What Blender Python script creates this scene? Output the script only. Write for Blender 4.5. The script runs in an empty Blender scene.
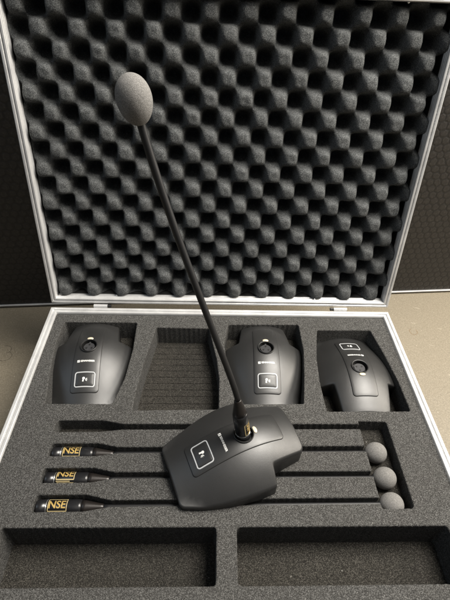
import bpy, bmesh, math, random
import numpy as np
from mathutils import Vector, Matrix
from mathutils.geometry import delaunay_2d_cdt

random.seed(7)
SC = bpy.context.scene
R = math.radians

# ------------------------------------------------------------------ camera
cam_d = bpy.data.cameras.new('camera')
cam = bpy.data.objects.new('camera', cam_d)
SC.collection.objects.link(cam)
cam_d.sensor_fit = 'VERTICAL'
cam_d.sensor_height = 24.0
cam_d.lens = 24.0 * 440.96 / 600.0
cam_d.clip_start = 0.01
cam_d.clip_end = 50
PITCH, YAW, ROLL = 0.7324, 0.0541, 0.0512
fw = Vector((math.sin(YAW) * math.cos(PITCH), math.cos(YAW) * math.cos(PITCH), -math.sin(PITCH)))
rt = fw.cross(Vector((0, 0, 1))).normalized()
up = rt.cross(fw)
c_, s_ = math.cos(ROLL), math.sin(ROLL)
rt2, up2 = c_ * rt + s_ * up, -s_ * rt + c_ * up
cam.matrix_world = Matrix((
    (rt2.x, up2.x, -fw.x, -0.0250),
    (rt2.y, up2.y, -fw.y, -0.5331),
    (rt2.z, up2.z, -fw.z, 0.5012),
    (0, 0, 0, 1)))
SC.camera = cam

# ------------------------------------------------------------------ light
world = bpy.data.worlds.new('World')
SC.world = world
world.use_nodes = True
bg = world.node_tree.nodes['Background']
bg.inputs[0].default_value = (0.80, 0.88, 1.0, 1)
bg.inputs[1].default_value = 0.07


def area(name, loc, target, size, power, col, sy=None):
    l = bpy.data.lights.new(name, 'AREA')
    l.energy = power
    l.color = col
    l.size = size
    if sy:
        l.shape = 'RECTANGLE'
        l.size_y = sy
    o = bpy.data.objects.new(name, l)
    SC.collection.objects.link(o)
    o.location = loc
    d = Vector(target) - Vector(loc)
    o.rotation_euler = d.to_track_quat('-Z', 'Y').to_euler()
    return o


area('ceiling_light', (0.66, -0.06, 1.50), (0.0, -0.14, 0.0), 0.75, 66, (1.0, 0.95, 0.87))
area('window_light', (1.30, -0.06, 0.78), (0, 0.05, 0.2), 0.55, 22, (1.0, 0.92, 0.80))
area('overhead_fill_light', (0.05, -1.0, 1.9), (0, -0.2, 0.0), 1.5, 4.5, (1.0, 0.95, 0.88))  # added softbox overhead, broadens the sheen on the black bodies
area('cool_fill_light', (-1.6, -0.35, 1.2), (0, 0, 0.1), 1.0, 4.6, (0.72, 0.86, 1.0))  # added fill lamp, lends the left side a cool tint

SC.view_settings.view_transform = 'Standard'
SC.view_settings.look = 'None'
SC.view_settings.gamma = 1
SC.view_settings.exposure = 0.0


# ------------------------------------------------------------------ node helpers
class NT:
    def __init__(self, name):
        self.m = bpy.data.materials.new(name)
        self.m.use_nodes = True
        self.t = self.m.node_tree
        self.b = self.t.nodes['Principled BSDF']

    def n(self, typ, **kw):
        nd = self.t.nodes.new(typ)
        for k, v in kw.items():
            setattr(nd, k, v)
        return nd

    def l(self, a, b):
        self.t.links.new(a, b)

    def math(self, op, a, b=None, c=None):
        nd = self.n('ShaderNodeMath', operation=op)
        for i, v in enumerate((a, b, c)):
            if v is None:
                continue
            if isinstance(v, (int, float)):
                nd.inputs[i].default_value = v
            else:
                self.l(v, nd.inputs[i])
        return nd.outputs[0]

    def coord(self):
        return self.n('ShaderNodeTexCoord').outputs['Object']

    def noise(self, vec, scale, detail=3, rough=.5):
        nd = self.n('ShaderNodeTexNoise')
        nd.inputs['Scale'].default_value = scale
        nd.inputs['Detail'].default_value = detail
        nd.inputs['Roughness'].default_value = rough
        self.l(vec, nd.inputs['Vector'])
        return nd.outputs['Fac']

    def voronoi(self, vec, scale, feature='F1'):
        nd = self.n('ShaderNodeTexVoronoi', feature=feature)
        nd.inputs['Scale'].default_value = scale
        self.l(vec, nd.inputs['Vector'])
        return nd

    def ramp(self, fac, stops):
        nd = self.n('ShaderNodeValToRGB')
        el = nd.color_ramp.elements
        while len(el) > 1:
            el.remove(el[-1])
        el[0].position, el[0].color = stops[0][0], (*stops[0][1], 1)
        for p, c in stops[1:]:
            e = el.new(p)
            e.color = (*c, 1)
        self.l(fac, nd.inputs[0])
        return nd.outputs[0]

    def mix(self, fac, a, b, blend='MIX'):
        nd = self.n('ShaderNodeMix', data_type='RGBA', blend_type=blend)
        for s, v in ((nd.inputs[0], fac), (nd.inputs[6], a), (nd.inputs[7], b)):
            if isinstance(v, (int, float)):
                s.default_value = v
            elif isinstance(v, tuple):
                s.default_value = (*v, 1)
            else:
                self.l(v, s)
        return nd.outputs[2]

    def bump(self, h, strength, dist):
        nd = self.n('ShaderNodeBump')
        nd.inputs['Strength'].default_value = strength
        nd.inputs['Distance'].default_value = dist
        self.l(h, nd.inputs['Height'])
        self.l(nd.outputs[0], self.b.inputs['Normal'])

    def set(self, **kw):
        for k, v in kw.items():
            s = self.b.inputs[k.replace('_', ' ')]
            if isinstance(v, tuple) and len(v) == 3:
                v = (*v, 1)
            if hasattr(v, 'links') or hasattr(v, 'is_linked'):
                self.l(v, s)
            else:
                s.default_value = v


def mat_foam(name, lo, mid, hi, scale=620, strength=.9, tint=None, lint=0):
    t = NT(name)
    co = t.coord()
    n1 = t.noise(co, scale * 1.5, 2, .65)
    vn = t.voronoi(co, scale * 1.7)
    sc_ = t.n('ShaderNodeSeparateColor')
    t.l(vn.outputs['Color'], sc_.inputs[0])
    n2 = sc_.outputs[0]
    n3 = t.noise(co, 9, 3, .5)
    f = t.math('ADD', t.math('MULTIPLY', n1, .66), t.math('MULTIPLY', n2, .34))
    col = t.ramp(f, [(.24, lo), (.5, mid), (.78, hi)])
    col = t.mix(t.math('MULTIPLY', n3, .5), col, tint or (mid[0] * .7, mid[1] * .66, mid[2] * .62))
    if lint:
        lv = t.voronoi(co, 95)
        sel = t.math('GREATER_THAN', t.noise(co, 31, 1, .5), .56)
        dot = t.math('LESS_THAN', lv.outputs['Distance'], .075)
        col = t.mix(t.math('MULTIPLY', t.math('MULTIPLY', dot, sel), lint), col, (.42, .41, .38))
    t.set(Base_Color=col, Roughness=.95)
    t.b.inputs['Specular IOR Level'].default_value = .15
    t.bump(f, strength, .0022)
    return t.m


M = {}
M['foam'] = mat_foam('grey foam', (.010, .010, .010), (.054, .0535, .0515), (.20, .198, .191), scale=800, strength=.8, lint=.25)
M['shaded_floor_foam'] = mat_foam('shaded recess foam', (.006, .0057, .0052), (.026, .0245, .0215), (.13, .122, .106), scale=800, lint=.4)  # same foam in a darker tone, the recess shade put into its colour
M['egg_foam'] = mat_foam('egg crate foam', (.022, .024, .025), (.074, .078, .080), (.21, .218, .218), scale=760, strength=.6)


def mat_alu():
    t = NT('aluminium')
    co = t.coord()
    mp = t.n('ShaderNodeMapping')
    mp.inputs['Scale'].default_value = (60, 60, 60)
    t.l(co, mp.inputs[0])
    n = t.noise(mp.outputs[0], 6, 4, .6)
    n2 = t.noise(co, 35, 3, .6)
    col = t.ramp(n2, [(.3, (.50, .50, .50)), (.7, (.66, .66, .655))])
    t.set(Base_Color=col, Metallic=.45, Roughness=t.math('ADD', t.math('MULTIPLY', n, .25), .24))
    t.bump(n, .06, .0003)
    return t.m


M['alu'] = mat_alu()


def plain(name, col, rough=.5, metal=0, spec=.5, grain=0, gscale=1500, mottled=0):
    t = NT(name)
    t.set(Base_Color=col, Roughness=rough, Metallic=metal)
    t.b.inputs['Specular IOR Level'].default_value = spec
    co = t.coord()
    if grain:
        t.bump(t.noise(co, gscale, 2, .5), grain, .0003)
    n = t.noise(co, 60, 4, .6)
    t.set(Roughness=t.math('ADD', t.math('MULTIPLY', n, mottled or .08), rough - .04))
    return t.m


M['body'] = plain('black plastic body', (.0155, .0154, .0152), .41, spec=.7, grain=.35, gscale=2200, mottled=.10)
M['panel'] = plain('black panel', (.0145, .0144, .0142), .40, spec=.65, grain=.2, gscale=2600, mottled=.1)
M['rubber'] = plain('black socket', (.006, .006, .006), .45)
M['insert'] = plain('socket insert', (.028, .028, .03), .4)
M['white'] = plain('white print', (.72, .72, .70), .5)
M['ring'] = plain('light frame', (.42, .43, .44), .35)
M['cream'] = plain('cream tab', (.50, .44, .33), .35)
M['barrel'] = plain('black barrel', (.010, .010, .011), .27, spec=.6, mottled=.1)
M['bronze'] = plain('taper metal', (.020, .017, .0155), .33, metal=.4, mottled=.1)
M['neck'] = plain('black neck', (.008, .008, .0085), .5, spec=.4, grain=.1)
M['silver'] = plain('silver band', (.75, .75, .73), .25, metal=.9)
M['gold'] = plain('gold print', (.58, .40, .13), .4, metal=.5)
M['goldpale'] = plain('pale gold print', (.60, .48, .25), .4, metal=.4)
M['windfoam'] = mat_foam('windscreen foam', (.08, .077, .073), (.150, .146, .140), (.26, .25, .24), scale=1250, strength=.35, tint=(.14, .136, .13))
M['black_board'] = plain('black laminate', (.015, .015, .015), .5, grain=.3, gscale=700)


def mat_table():
    t = NT('beige worktop')
    co = t.coord()
    n1 = t.noise(co, 420, 3, .7)
    n2 = t.noise(co, 45, 4, .6)
    n3 = t.noise(co, 5, 3, .5)
    v = t.voronoi(co, 160)
    col = t.ramp(n1, [(.28, (.100, .086, .062)), (.5, (.168, .145, .106)), (.72, (.255, .222, .168))])
    col = t.mix(t.math('MULTIPLY', n2, .5), col, (.14, .115, .078))
    col = t.mix(t.math('MULTIPLY', n3, .35), col, (.20, .172, .125))
    # scattered pale grit
    grit = t.math('LESS_THAN', v.outputs['Distance'], .10)
    sel = t.math('GREATER_THAN', t.noise(co, 70, 1, .5), .58)
    col = t.mix(t.math('MULTIPLY', t.math('MULTIPLY', grit, sel), .6), col, (.55, .50, .40))
    # old scuffs: a brown ring mark, some pale nicks and a dark scribble on the left
    sx = t.n('ShaderNodeSeparateXYZ')
    wob = t.n('ShaderNodeVectorMath', operation='ADD')
    t.l(co, wob.inputs[0])
    wn = t.n('ShaderNodeTexNoise')
    wn.inputs['Scale'].default_value = 130
    t.l(co, wn.inputs['Vector'])
    wsn = t.n('ShaderNodeVectorMath', operation='SCALE')
    wsn.inputs['Scale'].default_value = .004
    t.l(wn.outputs['Color'], wsn.inputs[0])
    t.l(wsn.outputs[0], wob.inputs[1])
    t.l(wob.outputs[0], sx.inputs[0])
    X, Y = sx.outputs[0], sx.outputs[1]

    def seg(a, b, w):
        px, py = t.math('SUBTRACT', X, a[0] + .002), t.math('SUBTRACT', Y, a[1] + .002)
        dx, dy = b[0] - a[0], b[1] - a[1]
        q = t.math('DIVIDE', t.math('ADD', t.math('MULTIPLY', px, dx), t.math('MULTIPLY', py, dy)), dx * dx + dy * dy)
        q = t.math('MINIMUM', t.math('MAXIMUM', q, 0.0), 1.0)
        ex, ey = t.math('SUBTRACT', px, t.math('MULTIPLY', q, dx)), t.math('SUBTRACT', py, t.math('MULTIPLY', q, dy))
        return t.math('LESS_THAN', t.math('SQRT', t.math('ADD', t.math('MULTIPLY', ex, ex), t.math('MULTIPLY', ey, ey))), w)

    def arc(c, r, w, a0, a1, mark, k):
        nonlocal col
        n_ = 7
        p = [(c[0] + r * math.cos(R(a0 + (a1 - a0) * i / n_)), c[1] + r * math.sin(R(a0 + (a1 - a0) * i / n_))) for i in range(n_ + 1)]
        m_ = None
        for p0, p1 in zip(p, p[1:]):
            g_ = seg(p0, p1, w)
            m_ = g_ if m_ is None else t.math('MAXIMUM', m_, g_)
        col = t.mix(t.math('MULTIPLY', m_, k), col, mark)
    arc((.4005, .0900), .0085, .0009, 110, 400, (.12, .075, .035), .6)
    arc((-.4030, .0300), .0100, .0006, -60, 120, (.05, .04, .028), .7)
    arc((-.3990, .0140), .0120, .0006, -150, 60, (.05, .04, .028), .7)
    for p0, p1 in (((.4290, .1640), (.4370, .1600)), ((.4050, .1165), (.4120, .1140)), ((.4210, .0545), (.4270, .0525)), ((.4560, .1010), (.4610, .0990)), ((.43, -.02), (.437, -.031))):
        col = t.mix(t.math('MULTIPLY', seg(p0, p1, .0008), .35), col, (.40, .36, .29))
    t.set(Base_Color=col, Roughness=t.math('ADD', t.math('MULTIPLY', n2, .3), .40))
    t.bump(t.math('ADD', n1, t.math('MULTIPLY', n2, .6)), .35, .001)
    return t.m


M['table'] = mat_table()


def mat_hex():
    t = NT('hexagon board')
    co = t.coord()
    sx = t.n('ShaderNodeSeparateXYZ')
    # a little wobble so the cells are not perfect
    nz = t.n('ShaderNodeTexNoise')
    nz.inputs['Scale'].default_value = 70
    t.l(co, nz.inputs['Vector'])
    va = t.n('ShaderNodeVectorMath', operation='SUBTRACT')
    t.l(nz.outputs['Color'], va.inputs[0])
    va.inputs[1].default_value = (.5, .5, .5)
    vs = t.n('ShaderNodeVectorMath', operation='SCALE')
    t.l(va.outputs[0], vs.inputs[0])
    vs.inputs['Scale'].default_value = .0075
    vb = t.n('ShaderNodeVectorMath', operation='ADD')
    t.l(co, vb.inputs[0])
    t.l(vs.outputs[0], vb.inputs[1])
    t.l(vb.outputs[0], sx.inputs[0])
    p = .0150
    x = t.math('DIVIDE', sx.outputs[0], p)
    z = t.math('DIVIDE', sx.outputs[2], p)
    r3 = math.sqrt(3)

    def cell(ox, oz):
        a = t.math('SUBTRACT', t.math('FLOORED_MODULO', t.math('ADD', x, ox), 1.0), .5)
        b = t.math('SUBTRACT', t.math('FLOORED_MODULO', t.math('ADD', z, oz * r3), r3), r3 / 2)
        a, b = t.math('ABSOLUTE', a), t.math('ABSOLUTE', b)
        return t.math('MAXIMUM', a, t.math('ADD', t.math('MULTIPLY', a, .5), t.math('MULTIPLY', b, r3 / 2)))
    d = t.math('MINIMUM', cell(0, 0), cell(.5, .5))        # 0 centre .. .5 edge
    mr = t.n('ShaderNodeMapRange')
    mr.interpolation_type = 'SMOOTHSTEP'
    mr.inputs['From Min'].default_value = .30
    mr.inputs['From Max'].default_value = .48
    t.l(d, mr.inputs['Value'])
    edge = mr.outputs[0]
    n = t.noise(co, 260, 3, .65)
    n2 = t.noise(co, 14, 3, .6)
    col = t.ramp(n, [(.3, (.011, .0095, .008)), (.55, (.022, .019, .0165)), (.75, (.058, .051, .044))])
    col = t.mix(t.math('MULTIPLY', n2, .5), col, (.014, .012, .0105))
    col = t.mix(t.math('MULTIPLY', edge, .75), col, (.005, .0045, .004))
    t.set(Base_Color=col, Roughness=.52)
    h = t.math('ADD', t.math('SUBTRACT', 1.0, edge), t.math('MULTIPLY', n, .5))
    t.bump(h, .35, .0009)
    return t.m


M['hex'] = mat_hex()


# ------------------------------------------------------------------ object helpers
def link_mesh(name, bm, mat, parent=None, smooth=False, recalc=True):
    if recalc:
        bmesh.ops.recalc_face_normals(bm, faces=bm.faces)
    me = bpy.data.meshes.new(name)
    bm.to_mesh(me)
    bm.free()
    mats = mat if isinstance(mat, (list, tuple)) else [mat]
    for m in mats:
        me.materials.append(m)
    if smooth:
        for p in me.polygons:
            p.use_smooth = True
    o = bpy.data.objects.new(name, me)
    SC.collection.objects.link(o)
    if parent:
        o.parent = parent
    return o


def thing(name, label, cat, loc=(0, 0, 0), group=None):
    o = bpy.data.objects.new(name, None)
    o.empty_display_size = .02
    SC.collection.objects.link(o)
    o.location = loc
    o['label'] = label
    o['category'] = cat
    if group:
        o['group'] = group
    return o


def box(bm, x0, x1, y0, y1, z0, z1):
    vs = [bm.verts.new(p) for p in ((x0, y0, z0), (x1, y0, z0), (x1, y1, z0), (x0, y1, z0),
                                    (x0, y0, z1), (x1, y0, z1), (x1, y1, z1), (x0, y1, z1))]
    fs = []
    for f in ((0, 3, 2, 1), (4, 5, 6, 7), (0, 1, 5, 4), (1, 2, 6, 5), (2, 3, 7, 6), (3, 0, 4, 7)):
        fs.append(bm.faces.new([vs[i] for i in f]))
    return vs, fs


def bevel(bm, w, seg=2):
    bmesh.ops.bevel(bm, geom=list(bm.edges), offset=w, segments=seg, affect='EDGES', profile=.5)


def round_poly(pts, radii, seg=6):
    n = len(pts)
    out = []
    for i in range(n):
        r = radii if isinstance(radii, (int, float)) else radii[i]
        p = Vector(pts[i])
        a = Vector(pts[i - 1]) - p
        b = Vector(pts[(i + 1) % n]) - p
        la, lb = a.length, b.length
        a.normalize()
        b.normalize()
        ang = math.acos(max(-1, min(1, a.dot(b))))
        if r <= 0 or ang > R(176):
            out.append((p.x, p.y))
            continue
        d = min(r / math.tan(ang / 2), .45 * la, .45 * lb)
        rr = d * math.tan(ang / 2)
        bis = (a + b).normalized()
        c = p + bis * (rr / math.sin(ang / 2))
        p0, p1 = p + a * d, p + b * d
        v0, v1 = p0 - c, p1 - c
        a0 = math.atan2(v0.y, v0.x)
        da = math.atan2(v1.y, v1.x) - a0
        while da > math.pi:
            da -= 2 * math.pi
        while da < -math.pi:
            da += 2 * math.pi
        for k in range(seg + 1):
            t = a0 + da * k / seg
            out.append((c.x + rr * math.cos(t), c.y + rr * math.sin(t)))
    return out


def area2(pts):
    return sum(pts[i - 1][0] * pts[i][1] - pts[i][0] * pts[i - 1][1] for i in range(len(pts)))


def ccw(pts):
    return list(pts) if area2(pts) > 0 else list(reversed(pts))


def offset(pts, d):
    """positive d grows a counter-clockwise polygon"""
    n = len(pts)
    out = []
    for i in range(n):
        p = Vector(pts[i])
        e0 = (p - Vector(pts[i - 1]))
        e1 = (Vector(pts[(i + 1) % n]) - p)
        n0 = Vector((e0.y, -e0.x)).normalized()
        n1 = Vector((e1.y, -e1.x)).normalized()
        m = n0 + n1
        m = m / max(.3, m.dot(m) / 2) if m.length > 1e-9 else n0
        out.append((p.x + m.x * d, p.y + m.y * d))
    return out


def densify(pts, step):
    out = []
    n = len(pts)
    for i in range(n):
        a, b = pts[i], pts[(i + 1) % n]
        L = math.dist(a, b)
        k = max(1, int(round(L / step)))
        for j in range(k):
            out.append((a[0] + (b[0] - a[0]) * j / k, a[1] + (b[1] - a[1]) * j / k))
    return out


def inside(p, poly):
    x, y = p
    c = False
    j = len(poly) - 1
    for i in range(len(poly)):
        xi, yi = poly[i]
        xj, yj = poly[j]
        if (yi > y) != (yj > y) and x < (xj - xi) * (y - yi) / (yj - yi) + xi:
            c = not c
        j = i
    return c


def fill(outer, holes=(), extra=()):
    """triangulated sheet; returns verts2d, faces, first len(outer)+sum(holes) verts keep their order"""
    vs = [Vector(p) for p in outer]
    es = [(i, (i + 1) % len(outer)) for i in range(len(outer))]
    for h in holes:
        b = len(vs)
        vs += [Vector(p) for p in h]
        es += [(b + i, b + (i + 1) % len(h)) for i in range(len(h))]
    vs += [Vector(p) for p in extra]
    rv, re, rf, ov, oe, of = delaunay_2d_cdt(vs, es, [], 0, 1e-7)
    faces = []
    for f in rf:
        cx = sum(rv[i].x for i in f) / len(f)
        cy = sum(rv[i].y for i in f) / len(f)
        if not inside((cx, cy), outer):
            continue
        if any(inside((cx, cy), h) for h in holes):
            continue
        faces.append(list(f))
    return [(v.x, v.y) for v in rv], faces


def rings(bm, loops, close=False):
    """join successive vertex loops of equal length by quads"""
    made = []
    for lp in loops:
        made.append([bm.verts.new(p) for p in lp])
    for a, b in zip(made, made[1:]):
        n = len(a)
        for i in range(n):
            j = (i + 1) % n
            bm.faces.new((a[i], a[j], b[j], b[i]))
    return made


def weld(bm, d=1e-6):
    bmesh.ops.remove_doubles(bm, verts=bm.verts, dist=d)


# ------------------------------------------------------------------ setting: worktop
TZ = -.140
bm = bmesh.new()
box(bm, -1.6, 1.6, -1.3, 0.9, TZ - .03, TZ)
table = link_mesh('tabletop', bm, M['table'])
table['kind'] = 'structure'

# hexagon embossed board standing on the worktop behind the case
board = thing('hexagon_board', 'upright black board with embossed hexagon pattern standing behind the open case',
              'board', (0.0, 0.1795, TZ))
board.rotation_euler = (0, 0, math.atan2(.2161 - .1422, .5288 + .4534))
bm = bmesh.new()
box(bm, -1.5, 1.5, 0, .018, .0075, 1.0)
bevel(bm, .001, 2)
link_mesh('panel', bm, M['hex'], board)
bm = bmesh.new()
box(bm, -1.5, 1.5, -.003, .018, .0040, .0072)
bevel(bm, .0008, 2)
link_mesh('edge_trim', bm, M['alu'], board)

# ------------------------------------------------------------------ the case
W2, D = .280, .436
RIM = .0120
case = thing('equipment_case', 'open aluminium edged equipment case with grey foam insert and egg crate foam in its lid',
             'case', (0, 0, 0))


def frame_rail(profile, x0, x1, y0, y1, bm, T=lambda x, y, z: (x, y, z)):
    """sweep (inset, z) profile round a rectangle with mitred corners"""
    loops = []
    for o, z in profile:
        loops.append([T(x0 + o, y0 + o, z), T(x1 - o, y0 + o, z), T(x1 - o, y1 - o, z), T(x0 + o, y1 - o, z)])
    rings(bm, loops)


# base tray: outer walls and bottom
bm = bmesh.new()
t_ = .009
frame_rail([(.0015, -.030), (.0015, TZ + .006), (.02, TZ + .006)], -W2, W2, -D, 0, bm)
frame_rail([(t_, -.012), (t_, TZ + .012)], -W2, W2, -D, 0, bm)
bm.faces.new([bm.verts.new(p) for p in ((-W2 + .02, -D + .02, TZ + .006), (W2 - .02, -D + .02, TZ + .006), (W2 - .02, -.02, TZ + .006), (-W2 + .02, -.02, TZ + .006))])
tray = link_mesh('base_tray', bm, M['black_board'], case)
bm = bmesh.new()
frame_rail([(.0016, -.032), (0, -.0315), (0, -.0012), (.0006, -.0002), (.0014, 0), (.0042, 0), (.0049, -.0005), (.0053, -.0022), (.0070, -.0024),
            (.0074, -.0006), (.0080, 0), (.0106, 0), (.0113, -.0006), (.0120, -.0030), (.0120, -.014)], -W2, W2, -D, 0, bm)
rail = link_mesh('rim', bm, M['alu'], tray)
for sx in (-1, 1):
    for yy in (-.03, -D + .03):
        bm = bmesh.new()
        bmesh.ops.create_cone(bm, cap_ends=True, segments=24, radius1=.010, radius2=.012, depth=.0068,
                              matrix=Matrix.Translation((sx * (W2 - .03), yy, TZ + .0034)))
        link_mesh('rubber_foot', bm, M['rubber'], tray)

# foam insert ---------------------------------------------------
ZF = -.0032
PK = []            # (polygon ccw, depth)
A = round_poly([(-.1370, -.0300), (-.2510, -.0305), (-.2530, -.070), (-.2490, -.118), (-.2385, -.1845), (-.1505, -.1840),
                (-.1400, -.1400), (-.1360, -.085)], [.003, .003, .03, .03, .003, .003, .03, .03])
B = round_poly([(-.0215, -.0412), (-.1050, -.0402), (-.1158, -.1107), (-.1208, -.1560), (-.1225, -.1940), (-.0075, -.1920),
                (-.0065, -.1409), (-.0098, -.1046)], [.003, .003, .05, .05, .003, .003, .04, .04])
Cc = round_poly([(.1235, -.0300), (.0095, -.0320), (.0020, -.075), (.0065, -.120), (.0160, -.1835), (.1090, -.1825),
                 (.1170, -.1350), (.1235, -.085)], [.003, .003, .03, .03, .003, .003, .03, .03])
Dd = round_poly([(.2389, -.0410), (.1520, -.0420), (.1412, -.1000), (.1380, -.1450), (.1388, -.1945), (.2540, -.1935),
                 (.2528, -.1427), (.2470, -.092)], [.003, .003, .05, .05, .003, .003, .05, .05])
Ee = round_poly([(-.0115, -.3421), (-.2420, -.3419), (-.2420, -.3975), (-.0122, -.3979)], .004)
Ff = round_poly([(.2457, -.3421), (.0107, -.3423), (.0100, -.3981), (.2457, -.3981)], .004)


def slot(yr0, yr1, yl0, yl1, b0, b1, xl):
    """one microphone channel seen from the ball recess, right to left and back"""
    return [(.1778, yr0), (-.132, yl0), (-.158, b0 + .0004), (xl, b0), (xl, b1), (-.158, b1 + .0006), (-.132, yl1), (.1778, yr1)]


comb = [(.2151, -.2099), (.1778, -.2093)]
comb += slot(-.2136, -.2208, -.2146, -.2226, -.2098, -.2265, -.2168)
comb += slot(-.2452, -.2524, -.2474, -.2552, -.2426, -.2594, -.2150)
comb += slot(-.2786, -.2858, -.2796, -.2872, -.2746, -.2924, -.2152)
comb += slot(-.3106, -.3174, -.3126, -.3198, -.3066, -.3252, -.2148)
comb += [(.1778, -.3232), (.2151, -.3228)]
rad = [.003, .001] + [.001, .02, .02, .004, .004, .02, .02, .001] * 4 + [.002, .004]
comb = round_poly(comb, rad, 4)
PK = [(A, .036), (B, .036), (Cc, .036), (Dd, .036), (comb, .021), (Ee, .0475), (Ff, .0465)]
fx0, fx1, fy0, fy1 = -W2 + RIM - .0005, W2 - RIM + .0005, -D + RIM - .0005, -RIM - .0015
outer = [(fx0, fy0), (fx1, fy0), (fx1, fy1), (fx0, fy1)]
bm = bmesh.new()
holes = []
floors = []
ch = .0014
for poly, dep in PK:
    p = densify(ccw(poly), .004)
    ph = random.uniform(0, 6)
    p = [(x + .00022 * math.sin(900 * y + 430 * x + ph) + random.gauss(0, .00003), y + .00022 * math.sin(780 * x - 510 * y + ph) + random.gauss(0, .00003)) for x, y in p]
    lp = []
    top = offset(p, ch)
    mid = offset(p, ch * .3)
    lp.append([(x, y, ZF) for x, y in top])
    lp.append([(x, y, ZF - ch * .3) for x, y in mid])
    lp.append([(x, y, ZF - ch) for x, y in p])
    lp.append([(x, y, ZF - dep) for x, y in p])
    rings(bm, lp)
    holes.append(top)
    floors.append((p, dep))
rv, rf = fill(outer, holes)
vv = [bm.verts.new((x, y, ZF)) for x, y in rv]
for f in rf:
    bm.faces.new([vv[i] for i in f])
rings(bm, [[(x, y, ZF) for x, y in outer], [(x, y, ZF - .09) for x, y in outer]])
weld(bm, 2e-6)
# normals: up / into pockets
foam = link_mesh('foam_insert', bm, M['foam'], case)
fl_i = 0
bm = bmesh.new()
for i, (p, dep) in enumerate(floors):
    q = offset(p, .0002)
    ext = []
    z_of = lambda x, y, d=dep: ZF - d
    if i == 1:
        # knife-scored lines across the empty recess
        ys = []
        y = -.052
        while y > -.19:
            ys.append(y + random.uniform(-.0008, .0008))
            y -= .0118
        for yy in ys:
            for k in range(0, 46):
                x = -.122 + k * .0026
                for dy in (-.0007, 0, .0007):
                    if inside((x, yy + dy), offset(p, -.001)):
                        ext.append((x, yy + dy))
        z_of = lambda x, y, d=dep, ys=ys: ZF - d - (.0013 if min(abs(y - t) for t in ys) < 1e-5 else 0)
    rv, rf = fill(q, (), ext)
    vv = [bm.verts.new((x, y, z_of(x, y))) for x, y in rv]
    for f in rf:
        bm.faces.new([vv[k] for k in f])
link_mesh('recess_floor', bm, M['shaded_floor_foam'], foam)

# lid -----------------------------------------------------------
TH = .1787
lid_o = Vector((0, .006, .0037))
ls, lc = math.sin(TH), math.cos(TH)


def LT(x, s, d):
    """lid coordinates: x, height s along the lid, depth d behind the rim plane"""
    return (x, lid_o.y + s * ls + d * lc, lid_o.z + s * lc - d * ls)


LH, LDEP = .436, .052
bm = bmesh.new()
frame_rail([(.0015, .026), (.0015, LDEP), (.02, LDEP)], -W2, W2, 0, LH, bm, LT)
bm.faces.new([bm.verts.new(LT(*p)) for p in ((-W2 + .02, .02, LDEP), (W2 - .02, .02, LDEP), (W2 - .02, LH - .02, LDEP), (-W2 + .02, LH - .02, LDEP))])
frame_rail([(.0092, .016), (.0092, LDEP - .003), (.1, LDEP - .003)], -W2, W2, 0, LH, bm, LT)
lid = link_mesh('lid', bm, M['black_board'], case)
bm = bmesh.new()
prof = [(.0016, .030), (0, .0295), (0, .0012), (.0006, .0002), (.0014, 0), (.0036, 0), (.0041, .0006), (.0044, .0015), (.0054, .0015),
        (.0058, .0005), (.0064, 0), (.0082, 0), (.0088, .0005)]
d = .0012
while d < .022:
    prof += [(.0091, d), (.0091, d + .0022), (.0086, d + .0026), (.0086, d + .0034)]
    d += .0042
prof += [(.0091, .0235), (.0091, .040)]
frame_rail(prof, -W2, W2, 0, LH, bm, LT)
link_mesh('lid_rim', bm, M['alu'], lid)
# rivets
for x, s, d in [(-.175, .0092, .011), (.155, .0092, .008), (.2085, LH - .0092, .006), (-.2, LH - .0092, .006)]:
    bm = bmesh.new()
    bmesh.ops.create_uvsphere(bm, u_segments=12, v_segments=8, radius=.0021, matrix=Matrix.Translation(LT(x, s, d)))
    link_mesh('rivet', bm, M['silver'], lid, smooth=True)
# hinges
for hx in (-.200, .1985):
    bm = bmesh.new()
    bmesh.ops.create_cone(bm, cap_ends=True, segments=16, radius1=.0027, radius2=.0027, depth=.022,
                          matrix=Matrix.Translation((hx, .0035, .0008)) @ Matrix.Rotation(R(90), 4, 'Y'))
    box(bm, hx - .011, hx + .011, .0005, .0035, -.028, .0005)
    h = link_mesh('hinge', bm, M['alu'], case)
    bm = bmesh.new()
    off = .0145 if hx < 0 else -.0145
    bmesh.ops.create_cone(bm, cap_ends=True, segments=16, radius1=.0026, radius2=.0026, depth=.005,
                          matrix=Matrix.Translation((hx + off, .0035, .0008)) @ Matrix.Rotation(R(90), 4, 'Y'))
    link_mesh('hinge_pin', bm, M['rubber'], h)

# egg crate foam
PX, PS = .0464, .0244
X0, S0 = -.2290 + .0175, .0240 - .0045
DP, AMP = .0065, .040
nx, ns = 420, 330
ex0, ex1, es0, es1 = -W2 + .0095, W2 - .0095, .0097, LH - .0095
xs = np.linspace(ex0, ex1, nx)
ss = np.linspace(es0, es1, ns)
XX, SS = np.meshgrid(xs, ss)
rng = np.random.default_rng(3)


def lumpy(scale):
    g = np.zeros_like(XX)
    for _ in range(6):
        a, b, ph = rng.normal(0, scale), rng.normal(0, scale), rng.uniform(0, 6.28)
        g += np.sin(a * XX + b * SS + ph)
    return g / 6


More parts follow.
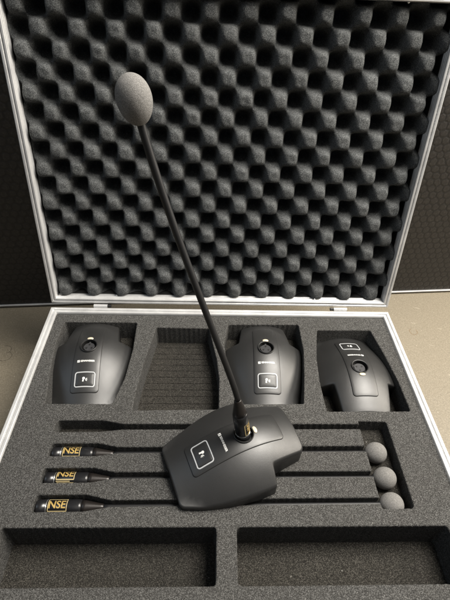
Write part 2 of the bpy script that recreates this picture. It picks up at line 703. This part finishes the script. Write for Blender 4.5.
wx = XX + .0018 * lumpy(45)
ws = SS + .0014 * lumpy(45)
f = np.cos(2 * np.pi * (wx - X0) / PX) * np.cos(np.pi * (ws - S0) / PS)
f = np.tanh(1.55 * f) / math.tanh(1.55)
h = (.5 + .5 * f)
h = 1 - (1 - h) ** 1.65
DD = DP + AMP * (1 - h) + .0016 * lumpy(70) + .0010 * lumpy(160)
bm = bmesh.new()
grid = [[bm.verts.new(LT(xs[i], ss[j], DD[j, i])) for i in range(nx)] for j in range(ns)]
for j in range(ns - 1):
    for i in range(nx - 1):
        bm.faces.new((grid[j][i], grid[j][i + 1], grid[j + 1][i + 1], grid[j + 1][i]))
egg = link_mesh('egg_crate_foam', bm, M['egg_foam'], lid, smooth=True, recalc=False)

# ------------------------------------------------------------------ table microphone bases
_zp = np.polyfit([-.091, -.068, -.0525, -.025, 0, .015, .0455, .067], [.0145, .0220, .0318, .0405, .0445, .0440, .0375, .0290], 4)
LB, LF = -.091, .067


def top_z(u, v):
    z = float(np.polyval(_zp, max(LB, min(LF, v))))
    dr = .0245 * min(1.3, (u / .058) ** 2)
    return max(z - dr, .0075 + .2 * max(0, z - dr - .004))


def half_width(v):
    return .0602 - 2.25 * (v - .006) ** 2 - max(0, -.07 - v) * .05


side = []
v = LB + .012
while v < .0155:
    side.append((half_width(v), v))
    v += .004
right = [(.0385, LB)] + side + [(half_width(.017), .0175), (.0398, .0205), (.0335, LF)]
outline = right + [(-u, v) for u, v in reversed(right)]
rads = []
for u, v in outline:
    if abs(v - LB) < 1e-6:
        rads.append(.008)
    elif abs(v - .0175) < 1e-6:
        rads.append(.003)
    elif abs(v - .0205) < 1e-6:
        rads.append(.003)
    elif abs(v - LF) < 1e-6:
        rads.append(.008)
    else:
        rads.append(0)
OUT = ccw(densify(round_poly(outline, rads, 5), .0035))
XR = .0118         # socket opening radius
CIRC = [(XR * math.cos(2 * math.pi * k / 40), XR * math.sin(2 * math.pi * k / 40)) for k in range(40)]


def sheet(bm, outer, hole, zfun, step=.003, inner_pts=True):
    ext = []
    if inner_pts:
        xs_ = [p[0] for p in outer]
        ys_ = [p[1] for p in outer]
        sm = offset(outer, -step * .8)
        x = min(xs_)
        while x < max(xs_):
            y = min(ys_)
            while y < max(ys_):
                if inside((x, y), sm) and not (hole and math.hypot(x, y) < XR + step * .5):
                    ext.append((x, y))
                y += step
            x += step
    rv, rf = fill(outer, [hole] if hole else [], ext)
    vv = [bm.verts.new((x, y, zfun(x, y))) for x, y in rv]
    for f in rf:
        bm.faces.new([vv[i] for i in f])


def cap_sheet(bm, outer, hole, zfun, rad, seg=4, step=.003, zbase=None):
    """domed slab: rounded rim of radius rad over wall loops"""
    loops = []
    if zbase is not None:
        loops.append([(x, y, zbase) for x, y in outer])
    for k in range(seg + 1):
        a = (math.pi / 2) * k / seg
        q = offset(outer, -rad * (1 - math.cos(a)))
        loops.append([(x, y, zfun(x, y) - rad + rad * math.sin(a)) for x, y in q])
    rings(bm, loops)
    q = [(x, y) for x, y, z in loops[-1]]
    sheet(bm, q, hole, zfun, step)
    weld(bm, 1e-6)


PANEL = ccw(densify(round_poly([(-.0196, -.0680), (.0196, -.0680), (.0180, .0455), (-.0180, .0455)], .0045, 6), .003))
PANEL = [(x * (1 + .028 * (1 - ((y + .011) / .0568) ** 2)), y + .0006 * math.copysign(1, y + .011) * (1 - (x / .02) ** 2) * (abs(y + .011) / .0568) ** 3) for x, y in PANEL]
PH = .0011
top_p = lambda u, v: top_z(u, v) + PH


def rect(w, h, cx, cy, r):
    return ccw(round_poly([(cx - w / 2, cy - h / 2), (cx + w / 2, cy - h / 2), (cx + w / 2, cy + h / 2), (cx - w / 2, cy + h / 2)], r, 5))


def text_mesh(name, txt, size, font_scale_x=1.0, bold=0.0):
    cu = bpy.data.curves.new(name, 'FONT')
    cu.body = txt
    cu.size = size
    cu.align_x = 'LEFT'
    cu.align_y = 'CENTER'
    cu.offset = bold
    o = bpy.data.objects.new(name, cu)
    SC.collection.objects.link(o)
    dg = bpy.context.evaluated_depsgraph_get()
    me = bpy.data.meshes.new_from_object(o.evaluated_get(dg))
    bpy.data.objects.remove(o)
    bpy.data.curves.remove(cu)
    b = bmesh.new()
    b.from_mesh(me)
    bpy.data.meshes.remove(me)
    bmesh.ops.triangulate(b, faces=b.faces)
    bmesh.ops.subdivide_edges(b, edges=b.edges, cuts=2, use_grid_fill=True)
    bmesh.ops.triangulate(b, faces=b.faces)
    return b


def flat_poly(bm, pts, zfun, holes=()):
    rv, rf = fill(ccw(pts), holes)
    vv = [bm.verts.new((x, y, zfun(x, y))) for x, y in rv]
    for f in rf:
        fc = bm.faces.new([vv[i] for i in f])
        fc.normal_update()
        if fc.normal.z < 0:
            fc.normal_flip()


def strip(bm, p0, p1, w, zfun):
    d = Vector(p1) - Vector(p0)
    n = Vector((-d.y, d.x)).normalized() * w / 2
    a, b = Vector(p0), Vector(p1)
    flat_poly(bm, [tuple(a + n), tuple(a - n), tuple(b - n), tuple(b + n)], zfun)


BTN = (0, -.0515)


def make_base():
    root = thing('microphone_base', 'x', 'microphone base', (0, 0, 0), 'table microphone bases')
    bm = bmesh.new()
    cap_sheet(bm, OUT, CIRC, top_z, .0022, 5, .004, .0005)
    flat_poly(bm, OUT, lambda x, y: .0005)
    weld(bm, 1e-6)
    body = link_mesh('body', bm, M['body'], root, smooth=True)
    bm = bmesh.new()
    cap_sheet(bm, PANEL, CIRC, top_p, .0009, 3, .003, .008)
    pnl = link_mesh('panel', bm, M['panel'], root, smooth=True)
    # socket
    bm = bmesh.new()
    zt = top_p(0, 0)
    prof = [(.0124, zt - .0005), (.0124, zt + .0006), (.0119, zt + .0010), (.0110, zt + .0008), (.0106, zt), (.0106, zt - .006), (.0104, zt - .0066), (.0, zt - .0066)]
    lp = [[(r * math.cos(2 * math.pi * k / 40), r * math.sin(2 * math.pi * k / 40), z) for k in range(40)] for r, z in prof[:-1]]
    mk = rings(bm, lp)
    bm.faces.new(mk[-1])
    sock = link_mesh('socket', bm, M['rubber'], root)
    bm = bmesh.new()
    bmesh.ops.create_cone(bm, cap_ends=True, segments=32, radius1=.0082, radius2=.0078, depth=.0036, matrix=Matrix.Translation((0, 0, zt - .0046)))
    box(bm, -.0012, .0012, .0078, .0098, zt - .0064, zt - .0028)
    link_mesh('socket_insert', bm, M['insert'], sock)
    bm = bmesh.new()
    for a in (90, 210, 330):
        bmesh.ops.create_cone(bm, cap_ends=True, segments=14, radius1=.0013, radius2=.0013, depth=.0008,
                              matrix=Matrix.Translation((.0044 * math.cos(R(a)), .0044 * math.sin(R(a)), zt - .0026)))
    link_mesh('contact_hole', bm, M['rubber'], sock)
    # release tab
    bm = bmesh.new()
    bmesh.ops.create_uvsphere(bm, u_segments=20, v_segments=10, radius=1, matrix=Matrix.Translation((0, .0140, top_p(0, .0140) + .0003)) @ Matrix.Diagonal((.0046, .0027, .0012, 1)))
    link_mesh('release_tab', bm, M['cream'], root, smooth=True)
    # talk button
    f0 = densify(rect(.0290, .0208, *BTN, .0036), .0022)
    f1 = offset(f0, -.0017)
    bm = bmesh.new()
    zr = lambda u, v: top_p(u, v) + .0007
    loops = [[(x, y, top_p(x, y) - .0003) for x, y in f0], [(x, y, zr(x, y)) for x, y in offset(f0, -.0003)],
             [(x, y, zr(x, y)) for x, y in offset(f1, .0003)], [(x, y, top_p(x, y) - .0003) for x, y in f1]]
    rings(bm, loops)
    ringo = link_mesh('light_ring', bm, M['ring'], root)
    bm = bmesh.new()
    f2 = densify(rect(.0248, .0166, *BTN, .0020), .003)
    cap_sheet(bm, f2, None, lambda u, v: top_p(u, v) + .0006, .0005, 2, .004, .01)
    btn = link_mesh('talk_button', bm, M['panel'], root, smooth=True)
    bm = bmesh.new()
    zi = lambda u, v: top_p(u, v) + .00075
    bx, by = BTN
    # talking head: head outline, neck and three speech strokes
    flat_poly(bm, [(bx + .0022 * math.cos(t) * .85 - .0014, by + .0012 + .0017 * math.sin(t)) for t in np.linspace(0, 2 * math.pi, 17)[:-1]], zi)
    flat_poly(bm, [(bx - .0026, by + .0002), (bx - .0008, by - .0002), (bx - .0012, by - .0032), (bx - .0032, by - .0030)], zi)
    for a in (-32, 0, 32):
        c, s = math.cos(R(a)), math.sin(R(a))
        strip(bm, (bx + .0011 + .0002 * c, by - .0006 + .0012 * s), (bx + .0011 + .0028 * c, by - .0006 + .0034 * s), .0007, zi)
    link_mesh('talk_icon', bm, M['white'], btn, recalc=False)
    # maker's mark
    vy = -.0258
    zl = lambda u, v: top_p(u, v) + .0003
    bm = text_mesh('maker_text', 'SENNHEISER', .0036, 1, .00009)
    xs_ = [w.co.x for w in bm.verts]
    L = max(xs_) - min(xs_)
    k = .0200 / L
    for w in bm.verts:
        x, y = w.co.x * k - .0083, w.co.y + vy
        w.co = (x, y, zl(x, y))
    flat_poly(bm, [(-.0130, vy - .0017), (-.0094, vy - .0017), (-.0094, vy + .0017), (-.0130, vy + .0017)], zl)
    mk_ = link_mesh('maker_mark', bm, M['white'], root, recalc=False)
    bm = bmesh.new()
    zq = lambda u, v: top_p(u, v) + .00045
    pts = [(-.0126, vy - .0009), (-.0113, vy - .0009), (-.0109, vy + .0006), (-.0098, vy + .0006)]
    for p0, p1 in zip(pts, pts[1:]):
        strip(bm, p0, p1, .0005, zq)
    link_mesh('maker_emblem', bm, M['panel'], mk_, recalc=False)
    return root


def copy_tree(o, parent=None):
    c = o.copy()
    SC.collection.objects.link(c)
    if parent:
        c.parent = parent
    for chd in [q for q in ALL if q.parent == o]:
        copy_tree(chd, c)
    return c


def lay(o, x, y, z, rz, label, tilt=0):
    o.location = (x, y, z)
    o.rotation_euler = (tilt, 0, R(rz))
    o['label'] = label


FLOOR = ZF - .036
base0 = make_base()
ALL = list(bpy.data.objects)
bases = [base0] + [copy_tree(base0) for _ in range(3)]
lay(bases[0], .0198, -.2560, ZF + .0003, -69, 'black microphone base lying skewed on top of the foam with a gooseneck plugged in')
lay(bases[1], -.1990, -.0895, FLOOR + .0003, 2.5, 'black microphone base in the left back recess with its talk button towards the front')
lay(bases[2], .0645, -.0895, FLOOR + .0003, -1, 'black microphone base in the recess between the empty one and the turned round base')
lay(bases[3], .1990, -.1245, FLOOR + .0003, 180, 'black microphone base turned round in the right back recess, talk button at the back')


# ------------------------------------------------------------------ gooseneck microphones
BAR = .0750
SBALL = .4055


def bezier(p0, p1, p2, p3, t):
    a = 1 - t
    return p0 * a ** 3 + p1 * 3 * a * a * t + p2 * 3 * a * t * t + p3 * t ** 3


def make_path(pts):
    """dense polyline -> function of arc length giving point and frame"""
    P = [Vector(p) for p in pts]
    S = [0]
    for a, b in zip(P, P[1:]):
        S.append(S[-1] + (b - a).length)
    T = []
    for i in range(len(P)):
        T.append((P[min(i + 1, len(P) - 1)] - P[max(i - 1, 0)]).normalized())
    N = []
    n = Vector((0, 1, 0))
    for t in T:
        n = (n - t * n.dot(t)).normalized()
        N.append(n.copy())

    def f(s):
        if s <= 0:
            return P[0] + T[0] * s, T[0], N[0], T[0].cross(N[0])
        if s >= S[-1]:
            return P[-1] + T[-1] * (s - S[-1]), T[-1], N[-1], T[-1].cross(N[-1])
        k = int(np.searchsorted(S, s)) - 1
        k = max(0, min(k, len(P) - 2))
        w = (s - S[k]) / (S[k + 1] - S[k])
        t = T[k].lerp(T[k + 1], w).normalized()
        n = N[k].lerp(N[k + 1], w)
        n = (n - t * n.dot(t)).normalized()
        return P[k].lerp(P[k + 1], w), t, n, t.cross(n)
    f.length = S[-1]
    return f


def sweep(bm, f, prof, seg=24, cap=True):
    lp = []
    for s, r in prof:
        p, t, n, b = f(s)
        lp.append([p + (n * math.cos(2 * math.pi * k / seg) + b * math.sin(2 * math.pi * k / seg)) * r for k in range(seg)])
    mk = rings(bm, lp)
    if cap:
        bm.faces.new(mk[0])
        bm.faces.new(list(reversed(mk[-1])))


RB = .0086


def make_mic(f, name, label, roll, ball_l, ball_r, ball_s, end_s, group):
    o0 = f(0)[0]
    root = thing(name, label, 'microphone', tuple(o0), group)
    inv = Matrix.Translation(-o0)

    def part(nm, bm, mat, par, smooth=True, recalc=True):
        if par is root:
            pass
        o = link_mesh(nm, bm, mat, None, smooth, recalc)
        o.data.transform(inv)
        o.parent = par
        return o
    bm = bmesh.new()
    sweep(bm, f, [(0, RB - .0012), (.0004, RB - .0004), (.0012, RB), (.0110, RB), (.0112, RB - .0005), (.0118, RB - .0005), (.0120, RB), (.044, RB), (.0475, RB - .0002),
                  (.0500, RB - .0007)], 32)
    bar = part('barrel', bm, M['barrel'], root)
    bm = bmesh.new()
    sweep(bm, f, [(.0500, RB - .0007), (.055, .0072), (.060, .0063), (.066, .0052), (.071, .0043), (.0738, .0038), (.0745, .0033)], 32)
    part('strain_relief', bm, M['bronze'], root)
    bm = bmesh.new()
    sweep(bm, f, [(.0111, RB - .0003), (.0112, RB + .00015), (.0118, RB + .00015), (.0119, RB - .0003)], 32, cap=False)
    part('band', bm, M['silver'], bar)
    # printed mark wrapped round the barrel
    def wrap(b, rr):
        for w in b.verts:
            s, a = w.co.x, roll - w.co.y / RB
            p, t, n, bb = f(s)
            w.co = p + (n * math.cos(a) + bb * math.sin(a)) * rr
    bm = text_mesh('print_text', 'NSE', .0115, 1, .0002)
    xs_ = [w.co.x for w in bm.verts]
    k = .0185 / (max(xs_) - min(xs_))
    for w in bm.verts:
        w.co.x = .0148 + (w.co.x - min(xs_)) * k
        w.co.y = w.co.y + .0002
    wrap(bm, RB + .00022)
    part('print', bm, M['gold'], bar, smooth=False, recalc=False)
    bm = bmesh.new()
    z0 = lambda x, y: 0
    for yy, a, b, w in ((.0074, .0140, .0345, .0011), (-.0066, .0140, .0345, .0011), (-.0086, .0140, .0300, .0009), (-.0103, .0150, .0345, .0009)):
        n = 8
        for i in range(n):
            strip(bm, (a + (b - a) * i / n, yy), (a + (b - a) * (i + 1) / n, yy), w, z0)
    for xx in (.0140, .0345):
        for i in range(12):
            strip(bm, (xx, -.0066 + .00117 * i), (xx, -.0054 + .00117 * i), .0008, z0)
    wrap(bm, RB + .00020)
    part('print_frame', bm, M['goldpale'], bar, smooth=False, recalc=False)
    # neck
    bm = bmesh.new()
    pr = [(.0730, .0032)]
    s = .08
    while s < end_s - .004:
        pr.append((s, .0032))
        s += .004
    pr.append((end_s, .0032))
    sweep(bm, f, pr, 20)
    part('gooseneck', bm, M['neck'], root)
    # windscreen: a slightly egg shaped foam ball
    bm = bmesh.new()
    pr = []
    m = 22
    for i in range(m + 1):
        a = math.pi * i / m
        z = -math.cos(a)
        r = math.sin(a) * (1 + .06 * z)
        pr.append((ball_s + z * ball_l, max(.0012, r * ball_r)))
    sweep(bm, f, pr, 36)
    part('windscreen', bm, M['windfoam'], root)
    return root


G = 'gooseneck microphones lying in foam channels'
ZM = ZF - .0114
rows = [((-.2132, -.2512), (.1925, -.2492), 1.55, 'gooseneck microphone in the channel just in front of the empty channel'),
        ((-.2125, -.2837), (.1945, -.2826), 1.2, 'gooseneck microphone lying in the middle of the three filled channels'),
        ((-.2133, -.3160), (.1935, -.3142), 1.65, 'gooseneck microphone lying in the front channel, just behind the left front recess')]
for a, b, roll, lab in rows:
    p0, p1 = Vector((*a, ZM)), Vector((*b, ZM + .0010))
    L = (p1 - p0).length
    f = make_path([p0.lerp(p1, t) for t in np.linspace(0, 1, 12)])
    make_mic(f, 'gooseneck_microphone', lab, roll, .0142, .0132, L, L - .010, G)

# the plugged one: barrel stands in the socket, neck rises towards the viewer
b0 = bases[0]
mw = Matrix.Translation(b0.location) @ Matrix.Rotation(b0.rotation_euler.z, 4, 'Z')
dz = (top_z(0, .006) - top_z(0, -.006)) / .012
nl = Vector((0, -dz, 1)).normalized()
sp = mw @ Vector((0, 0, top_p(0, 0) - .0062))
ax = (mw.to_3x3() @ nl).normalized()
ax = (ax + Vector((-.11, .0, 0))).normalized()
ball = Vector((-.0795, -.2000, .3935))
P0 = sp
Pb = sp + ax * BAR
edir = Vector((-.19, .09, .98)).normalized()
pts = [P0.lerp(Pb, t) for t in np.linspace(0, 1, 8)]
Lc = (ball - Pb).length
pts += [bezier(Pb, Pb + ax * Lc * .12, ball - edir * Lc * .34, ball, t) for t in np.linspace(0, 1, 60)[1:]]
f = make_path(pts)
make_mic(f, 'gooseneck_microphone', 'gooseneck microphone standing upright with its grey foam windscreen in front of the lid', R(-105),
             .0180, .0131, f.length, f.length - .012, None)
